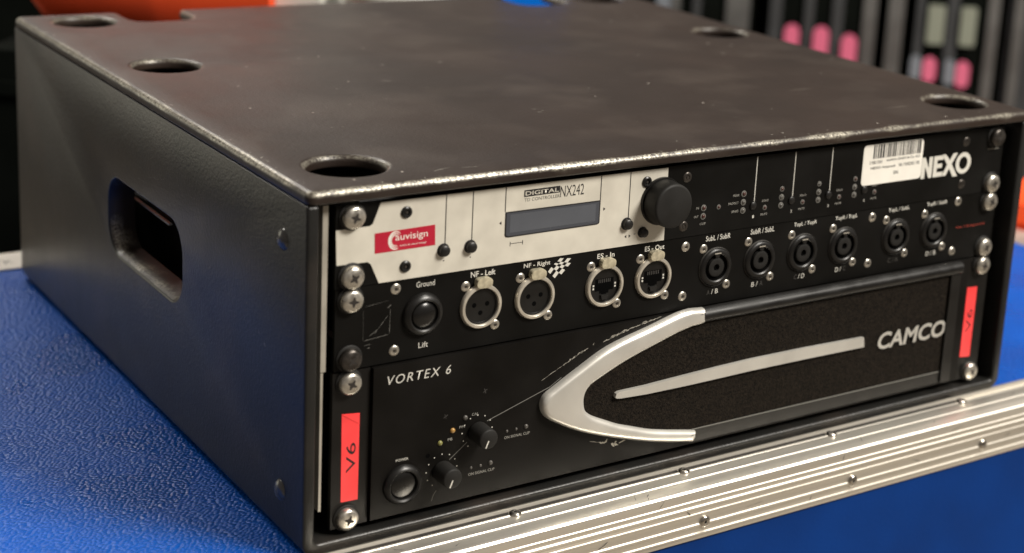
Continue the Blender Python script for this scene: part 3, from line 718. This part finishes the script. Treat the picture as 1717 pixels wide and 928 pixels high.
# scratched-off sticker square on the left
def streak(parent, x0, z0, x1, z1, w, y, mat, name='scratch', n=9, ragged=.5):
    bm = bmesh.new(); d = Vector((x1 - x0, z1 - z0)); L_ = d.length; d.normalize(); nn = Vector((-d.y, d.x))
    up = []; dn = []
    for k in range(n + 1):
        t = k / n; c = Vector((x0, z0)) + d * (L_ * t) + nn * random.uniform(-w, w) * ragged
        ww = w * random.uniform(.25, 1.0) * (1 if 0 < k < n else .15)
        a_ = c + nn * ww; b_ = c - nn * ww
        up.append(bm.verts.new((a_.x * S, (y - .04) * S, a_.y * S))); dn.append(bm.verts.new((b_.x * S, (y - .04) * S, b_.y * S)))
    for k in range(n): bm.faces.new((up[k], up[k + 1], dn[k + 1], dn[k]))
    return link(name, finish(bm, name, mat), parent)
for a_ in ((17, 103.5, 31, 104.9, .16), (31.5, 105, 31.8, 119, .12), (16.8, 122, 31, 123.6, .08), (16.6, 103, 16.4, 121, .06), (23, 106.5, 30.5, 115.5, .14), (20, 105.6, 24.5, 108.5, .14), (17, 100.8, 21, 101.2, .1), (30, 119.5, 32.2, 121, .2), (19, 99.2, 20.5, 99.3, .2)):
    streak(pp, *a_, PY, M_dim)
for z, r in ((127.2, 5), (95.3, 40)): rack_screw(pp, 8.75, z, -.3, r, dark=(z < 100))
for z, r in ((127.2, 30), (95.3, 60)): rack_screw(pp, 473.85, z, -.3, r)

# ================================================================== POWER AMPLIFIER (bottom two units)
am = thing('power_amplifier', 'wide black power amplifier with silver curved front handle, lowest in the rack', 'amplifier', (241, 0, 0))
box('chassis', 22, 461, 6, 400, .8, 87.8, M_blackmatt, am)
for x0, x1 in ((0, 21.2), (461.2, 482.4)):
    box('rack_ear', x0, x1, -.5, 3, 1.0, 88.3, M_ear, am, .4)
AY = -3.0
box('front_panel', 21.8, 460.6, AY, 6, 2.4, 88.2, M_ampface, am, .7, 2)
for z, r in ((82.5, 30), (6.3, 20)): rack_screw(am, 8.75, z, -.5, r)
for z, r in ((82.5, 12), (6.3, 50)): rack_screw(am, 473.85, z, -.5, r)
def tape(pts, cx, cz):
    t_ = prism('coral_tape', pts, -.75, -.52, M_coral, am)
    text('V6', cx, cz, 16.6, 5.4, -.75, M_ink, am, angle=90)
prism('tape_crease', [(5.6, 65.0), (15.3, 63.9), (14.9, 58.6)], -.95, -.74, M_coral, am)
tape([(5.3, 65.3), (15.5, 64.2), (15.4, 15.4), (5.7, 15.7)], 10.9, 40.0)
tape([(464.1, 67.4), (473.5, 66.9), (473.8, 16.6), (464.4, 17.6)], 469.2, 43.0)
text('VORTEX 6', 48.6, 80.2, 37.5, 5.0, AY, M_white, am, shear=.22, bold=-.006, spacing=1.22)
# power button
pw = lathe('power_switch', [(7.7, -1.2), (8.1, -2.6), (9.0, -3.2), (10.3, -2.6), (11.2, -1.2), (11.4, 0)], M_black, am, (40.3, AY, 19.4), 48)
lathe('switch_button', [(0, -2.2), (6.0, -2.0), (7.2, -1.4), (7.6, -.4)], M_gloss, pw, (40.3, AY, 19.4), 40)
text('POWER', 39.8, 33.7, 7.4, 1.5, AY, M_white, am)
for x, z in ((63.9, 22.3), (85.2, 40.8)):
    kb = lathe('level_knob', [(0, -13.0), (4.9, -13.0), (5.5, -12.6), (5.75, -11.8), (5.9, -1.0), (0, -1.0)], M_blackmatt, am, (x, AY, z), 40)
    ang = math.radians(-106)
    d = Vector((math.cos(math.radians(-112)), math.sin(math.radians(-112)))); n_ = Vector((-d.y, d.x)) * .38
    p0 = d * .6; p1 = d * 5.0
    prism('pointer_line', [(x + q.x, z + q.y) for q in (p0 + n_, p1 + n_, p1 - n_, p0 - n_)], AY - 13.1, AY - 12.9, M_white, kb)
    for k in range(11):
        a_ = math.radians(-125 - 290 * k / 10)
        lathe('scale_dot', [(0, -.06), (.36, -.06), (.36, 0)], M_white, am, (x + 9.4 * math.cos(a_), AY, z + 9.4 * math.sin(a_)), 10)
LEDA = LED.copy(); LEDA.materials.clear(); LEDA.materials.append(M_ledamber)
LEDG = LED.copy(); LEDG.materials.clear(); LEDG.materials.append(M_ledgreen)
def amled(x, z, mesh=LED, s=1.0):
    o = link('led', mesh, am, (x, AY, z)); o.scale = (s, s, s)
amled(77.4, 50.2, LED, 1.1); amled(69.8, 44.3, LEDA, 1.1); amled(62.3, 38.5, LEDG, 1.1)
lathe('reset_hole', [(0, -.05), (1.3, -.05), (1.3, 0)], M_void, am, (55.2, AY, 32.6), 18)
for s_, x, z, w in (('CAL', 83.6, 51.2, 4.2), ('PM', 75.6, 45.3, 3.2), ('PB', 68.5, 39.4, 2.9)): text(s_, x, z, w, 1.5, AY, M_legend, am)
for (x, z) in ((104.2, 37.0), (82.2, 19.8)):
    amled(x, z, LED, .6); amled(x + 6.0, z + .1, LED, .6); amled(x + 12.3, z + .4, LED, 1.0)
    text('ON SIGNAL CLIP', x + 6.8, z - 3.8, 16.5, 1.6, AY, M_legend, am)
for x, z in ((89.2, 63.6), (65.2, 53.3)):
    for a_ in (30, 110): 
        c_, s_ = math.cos(math.radians(a_)), math.sin(math.radians(a_))
        streak(am, x - 1.6 * c_, z - 1.6 * s_, x + 1.6 * c_, z + 1.6 * s_, .3, AY, M_dimmer, 'recess_mark')
# fine engraved curve through both knobs
def thin(x0, z0, x1, z1, w=.22, mat=M_dim):
    d = Vector((x1 - x0, z1 - z0)).normalized(); n_ = Vector((-d.y, d.x)) * w
    prism('engraved_line', [(x0 + n_.x, z0 + n_.y), (x1 + n_.x, z1 + n_.y), (x1 - n_.x, z1 - n_.y), (x0 - n_.x, z0 - n_.y)], AY - .05, AY, mat, am)
thin(68.5, 27.5, 79.0, 35.5, .2); thin(91.2, 45.6, 131.0, 75.2 - 17.0, .2); thin(131, 58.2, 138.5, 62.6, .15)
pts = [(58.4, 5.4), (58.9, 7.4), (59.8, 9.3), (61.0, 11.0)]
for a_, b_ in zip(pts, pts[1:]): thin(*a_, *b_, .2)
# grille, frame and accents
GY = AY - 1.4
inner_v = [(231.9, 12.0), (213, 16.4), (187, 24), (167.5, 31.6), (157, 37.2), (152, 44.7), (152.8, 52.2), (158, 57), (172.8, 63.5), (197, 71.8), (216, 77.6), (232, 81.2)]
prism('grille_foam', [(441.5, 12.6), (441.5, 81.8), (236, 81.8), (215, 79.5), (196, 74), (171, 66), (155, 59), (149, 53), (148, 45), (152, 39), (160, 33), (186, 21), (212, 13.5), (236, 12.6)], GY, AY + .05, M_foam, am, .3)
# raised top rail of the grille: rounded section
def rail_x(name, x0, x1, prof, mat, parent):
    bm = bmesh.new(); n = len(prof)
    a = [bm.verts.new((x0 * S, y * S, z * S)) for y, z in prof]; b = [bm.verts.new((x1 * S, y * S, z * S)) for y, z in prof]
    bm.faces.new(a); bm.faces.new(b[::-1])
    for i in range(n): bm.faces.new((a[i], b[i], b[(i + 1) % n], a[(i + 1) % n]))
    return link(name, finish(bm, name, mat, 0, 0, 60), parent)
arcp = [(AY + 0 - 5.4 * math.sin(math.radians(t)), 84.8 + 4.6 * math.cos(math.radians(t))) for t in range(0, 181, 15)]
rail_x('grille_top_rail', 234.5, 450.5, [(AY + .2, 89.4)] + arcp + [(AY + .2, 80.2)], M_black, am)
box('grille_side_rail', 441.8, 450.6, AY - 3.2, AY + .1, 5.0, 80.6, M_black, am, 1.3, 3)
box('grille_bottom_rail', 232, 441.7, AY - 1.9, AY + .1, 4.6, 12.4, M_black, am, .6)
box('chrome_trim_line', 233, 441, AY - 2.0, AY - 1.4, 12.35, 12.75, M_dim, am)
# silver V handle, front face about 7 mm proud
V = [(235.2, 89.4), (225.4, 90.2), (215.3, 88.9), (196.5, 83.9), (168.3, 76.5), (148.2, 66.6), (132.5, 58.1), (127.5, 55.2), (125.2, 52.2), (124.6, 48.6), (126.0, 44.0), (129.5, 40.0), (136, 36.0), (144.4, 31.4), (156, 26.2), (169.6, 21.3), (186, 16.0), (202.2, 11.4), (218, 7.8), (233.2, 5.0), (235.4, 7.8), (235.2, 12.0),
     (215.0, 16.1), (201, 19.4), (188.4, 23.7), (178, 27.3), (168.9, 31.5), (161.5, 35.0), (157.2, 37.6), (154.0, 40.8), (152.8, 44.8), (152.6, 48.8), (153.6, 52.3), (155.6, 54.8), (158.5, 56.8), (172.9, 63.3), (185, 67.8), (197.5, 71.7), (216.4, 77.4), (226, 79.4), (235.9, 80.9)]
def smooth_loop(pts, corners, sub=4):
    out = []; n = len(pts)
    for i in range(n):
        p0, p1, p2, p3 = [Vector(pts[(i + k) % n]) for k in (-1, 0, 1, 2)]
        if i in corners: p0 = p1
        if (i + 1) % n in corners: p3 = p2
        for k in range(sub):
            t = k / sub
            q = .5 * ((2 * p1) + (p2 - p0) * t + (2 * p0 - 5 * p1 + 4 * p2 - p3) * t * t + (3 * p1 - p0 - 3 * p2 + p3) * t ** 3)
            out.append((q.x, q.y))
    return out
def domed(name, pts, y_base, y_wall, y_top, r, mat, parent, seg=5):
    """outline with straight flanks and a rounded shoulder of radius r, flat crown"""
    bm = bmesh.new(); n = len(pts)
    area2 = sum(pts[i][0] * pts[(i + 1) % n][1] - pts[(i + 1) % n][0] * pts[i][1] for i in range(n))
    if area2 < 0: pts = pts[::-1]
    nm = []
    for i in range(n):
        a, b, c = Vector(pts[i - 1]), Vector(pts[i]), Vector(pts[(i + 1) % n])
        d = ((b - a).normalized() + (c - b).normalized()).normalized(); nm.append(Vector((d.y, -d.x)))
    prof = [(0, y_base)] + [(-r * (1 - math.cos(math.pi / 2 * k / seg)), y_wall + (y_top - y_wall) * math.sin(math.pi / 2 * k / seg)) for k in range(seg + 1)]
    rings = [[bm.verts.new(((p[0] + m.x * o) * S, y * S, (p[1] + m.y * o) * S)) for p, m in zip(pts, nm)] for o, y in prof]
    for a, b in zip(rings, rings[1:]):
        for k in range(n): bm.faces.new((a[k], b[k], b[(k + 1) % n], a[(k + 1) % n]))
    for ring in (rings[0], rings[-1]):
        bmesh.ops.triangle_fill(bm, use_beauty=True, edges=[bm.edges.get((ring[k], ring[(k + 1) % n])) for k in range(n)])
    return link(name, finish(bm, name, mat, 0, 0, 50), parent)
domed('handle', smooth_loop(V, {0, 1, 19, 20, 21, 22, 38}), AY + .05, AY - 1.6, AY - 5.0, 3.0, M_silver, am)
bar = [(174.0, 45.2), (174.6, 47.2), (176.5, 48.0), (196, 48.2), (224, 49.4), (250, 50.3), (274, 50.9), (316, 50.8), (366.6, 49.8), (367.5, 43.2), (317, 43.6), (274, 43.6), (250, 43.2), (224, 42.9), (196, 43.0), (178, 43.8), (175, 44.2)]
prism('accent_bar', bar, GY - 2.4, GY + .05, M_silver, am, .5, 2, 50)
text('CAMCO', 411.6, 44.0, 61.5, 11.6, GY - .8, M_silver, am, shear=.14, bold=.026)
# paint chipped off along the handle
def chips(x0, z0, x1, z1, n, wmax, gap):
    for k in range(n):
        t_ = random.random(); x = x0 + (x1 - x0) * t_; z = z0 + (z1 - z0) * t_ + random.gauss(0, .45)
        if math.sin(t_ * 19) < gap: continue
        streak(am, x, z, x + random.uniform(.5, 2.8), z + random.uniform(-.1, 1.5), random.uniform(.08, wmax), AY, M_scuff if random.random() < .7 else M_dim, 'paint_chip', 5, 1.3)
for x0, z0, x1, z1, w, n in ((125.0, 62.9, 141, 70.6, .16, 16), (139, 69.6, 155.5, 77.4, .36, 22), (143, 71.9, 152, 75.9, .5, 12), (158.5, 78.4, 159.6, 79.6, .3, 3), (165.5, 79.2, 186, 84.6, .42, 26), (170, 80.8, 182, 84.0, .6, 14), (184, 84.2, 206, 88.2, .3, 26), (192, 86.0, 199, 87.6, .55, 9)):
    streak(am, x0, z0, x1, z1, w, AY, M_scuff, 'paint_chip', n, .8)
for a_ in ((166.5, 17.0, 171, 16.0, .6), (170.5, 15.8, 173, 18.2, .8), (175.5, 14.6, 181, 13.4, .9), (181, 13.8, 186, 14.6, .6), (160, 19.4, 167, 17.2, .12), (177, 12.6, 179.5, 15.6, .8)):
    streak(am, *a_, AY, M_scuff, 'paint_chip', 6, .8)

# ================================================================== THINGS BEHIND (out of focus)
F = Vector((.5977, .8017, 0)); Rr = Vector((.8017, -.5977, 0)); ROT = math.atan2(Rr.y, Rr.x)
def at(s, D, z): return Vector((CAM.x / S, CAM.y / S, 0)) + F * D + Rr * s + Vector((0, 0, z))
class Frame:
    """a thing whose parts are given in its own axes: s to the right, d away from the viewer, z up"""
    def __init__(self, name, label, cat, s, D, z, group=None):
        self.o = thing(name, label, cat, tuple(at(s, D, z)), group, ROT); self.s, self.D, self.z = s, D, z
    def box(self, name, s0, s1, d0, d1, z0, z1, mat, bevel=0, seg=2, parent=None):
        cx, cy, cz = (s0 + s1) / 2, (d0 + d1) / 2, (z0 + z1) / 2
        bm = bmesh.new(); add_box(bm, s0 - cx, s1 - cx, d0 - cy, d1 - cy, z0 - cz, z1 - cz)
        me = finish(bm, name, mat, bevel, seg)
        o = bpy.data.objects.new(name, me); col.objects.link(o); o.parent = parent or self.o
        o.location = Vector((cx - self.s, cy - self.D, cz - self.z)) * S
        return o
G = 'black equipment cases standing behind the rack'
def upright(label, s0, s1, D, rails, tags, depth=500, zt=420, body=M_bgblack):
    f = Frame('equipment_case', label, 'equipment case', (s0 + s1) / 2, D, -900, G)
    f.box('body', s0, s1, D, D + depth, -900, zt, body, 4)
    for a, b, m in rails: f.box('corner_rail', a, b, D - 6, D, -895, zt - 6, m, 2)
    for (sc, zc, w, h, m, r) in tags:
        bm_ = bmesh.new(); add_prism(bm_, roundrect(-w / 2, w / 2, -h / 2, h / 2, min(w / 2 - .3, r), 6), -3, 3)
        nm_ = 'pink_tag' if m is M_pink else 'card_tag'
        t_ = bpy.data.objects.new(nm_, finish(bm_, nm_, m, .4, 1)); col.objects.link(t_); t_.parent = f.o
        t_.location = Vector((sc - f.s, -9.3, zc - f.z)) * S
    return f
D0 = 2400
upright('untagged dark case with grey rails, left of the case with three pink tags', -40, 126, D0, [(-12, 8, M_palegrey), (10, 22, M_bgrail), (40, 52, M_bggrey), (88, 122, M_bgrail)], [])
upright('dark case behind the rack with three pink tags on its front', 150, 304, D0, [(151, 168, M_bggrey), (200, 214, M_bggrey), (240, 256, M_bggrey), (284, 303, M_bgrail)],
        [(184, -4, 21, 44, M_pink, 10), (226, -6, 22, 48, M_pink, 10.5), (267, -18, 22, 54, M_pink, 10.5)])
upright('narrow grey rail case between the two tagged cases behind the rack', 318, 345, D0, [(320, 342, M_bgrail)], [])
upright('dark case behind the rack with two pale cards above two pink tags', 358, 482, D0, [(360, 371, M_bggrey), (404, 420, M_bggrey), (462, 478, M_bgrail)],
        [(388, 32, 24, 56, M_palegreen, 3), (434, 32, 22, 56, M_palegreen, 3), (385, -34, 19, 36, M_pink, 9), (433, -38, 19, 38, M_pink, 9), (365, -32, 15, 34, M_palegrey, 6), (414, -36, 15, 36, M_palegrey, 6)])
upright('rightmost dark case behind the rack with a single grey rail', 494, 900, D0, [(500, 514, M_bgrail), (560, 566, M_bggrey)], [], body=M_bggrey)
upright('far left dark case behind the rack, under the orange bag', -1120, -60, D0 + 300, [(-200, -185, M_bggrey), (-420, -400, M_bggrey), (-90, -70, M_bggrey)], [], zt=70, body=M_bgblack)

# low dark case carrying the orange bag
f = Frame('storage_case', 'low black case behind the rack, carrying the orange bag', 'storage case', -450, 1480, -900)
f.box('body', -604, -296, 1480, 1850, -900, 100, M_bgblack, 6)
f.box('lid_edge', -604, -296, 1474, 1480, 60, 72, M_bgblack, 2)
bag = Frame('orange_bag', 'bright orange bag with a cream end, lying on the low black case at upper left', 'bag', -440, 1500, 100)
def bag_mesh():
    bm = bmesh.new(); nx, nr = 24, 20; rings = []
    for i in range(nx + 1):
        t = i / nx; s_ = -572 + 217 * t
        e = min(1, math.sin(math.pi * min(1, .06 + t * 1.0) * .5) ** .45) if t < .5 else 1
        r = []
        for k in range(nr):
            a = 2 * math.pi * k / nr; c, sn = math.cos(a), math.sin(a)
            rr = 1 / ((abs(c) ** 4 + abs(sn) ** 4) ** .25)
            hh = 85 * (.72 + .28 * e) * (1 + .03 * math.sin(9 * t + a * 2))
            r.append(bm.verts.new(((s_ + 440) * S, (110 + 110 * rr * c) * S, (85 + hh * rr * sn + (1 - e) * 10) * S)))
        rings.append(r)
    for a, b in zip(rings, rings[1:]):
        for k in range(nr): bm.faces.new((a[k], b[k], b[(k + 1) % nr], a[(k + 1) % nr]))
    bm.faces.new(rings[0]); bm.faces.new(rings[-1][::-1])
    return finish(bm, 'fabric_body', M_orange, 0, 0, 80)
o = bpy.data.objects.new('fabric_body', bag_mesh()); col.objects.link(o); o.parent = bag.o
bag.box('cream_end', -354, -314, 1520, 1700, 101, 262, M_whiteobj, 12, 4)

f2 = Frame('storage_case', 'black case behind the middle of the rack, carrying small white and blue items', 'storage case', -160, 1500, -900)
f2.box('body', -288, -30, 1495, 1900, -900, 150, M_bgblack, 6)
f2.box('lid_edge', -288, -30, 1489, 1495, 90, 102, M_bggrey, 2)
def torus_thing(label, s, D, z, R_, r_, mat, cat='cable coil', name='cable_coil', sx=1.0):
    bm = bmesh.new(); n, m = 40, 10; vs = []
    for i in range(n):
        a = 2 * math.pi * i / n
        vs.append([bm.verts.new(((R_ + r_ * math.cos(2 * math.pi * j / m)) * math.cos(a) * sx * S, (R_ + r_ * math.cos(2 * math.pi * j / m)) * math.sin(a) * S, (r_ + r_ * math.sin(2 * math.pi * j / m)) * S)) for j in range(m)])
    for i in range(n):
        for j in range(m): bm.faces.new((vs[i][j], vs[(i + 1) % n][j], vs[(i + 1) % n][(j + 1) % m], vs[i][(j + 1) % m]))
    o = link(name, finish(bm, name, mat, 0, 0, 80), None, tuple(at(s, D, z)), (0, 0, ROT)); o['label'] = label; o['category'] = cat
    return o
torus_thing('coil of white cable on the middle case behind the rack', -246, 1560, 150, 40, 12, M_whiteobj, sx=1.1)
fb = Frame('plastic_box', 'bright blue plastic box standing behind the top edge of the rack case', 'box', -120, 1550, 150.5)
fb.box('body', -146, -98, 1504, 1600, 150.5, 200, M_blueobj, 5, 3)
fb.box('lid', -149, -95, 1501, 1603, 200.5, 212, M_blueobj, 3, 2)

f3 = Frame('orange_case', 'orange case on the floor at the far right edge, beyond the blue flight case', 'case', 520, 1530, -900)
f3.box('body', 334, 720, 1530, 1620, -900, -12, M_orange, 6)
f3.box('lid', 334, 720, 1526, 1624, -11, 8, M_orange, 4)
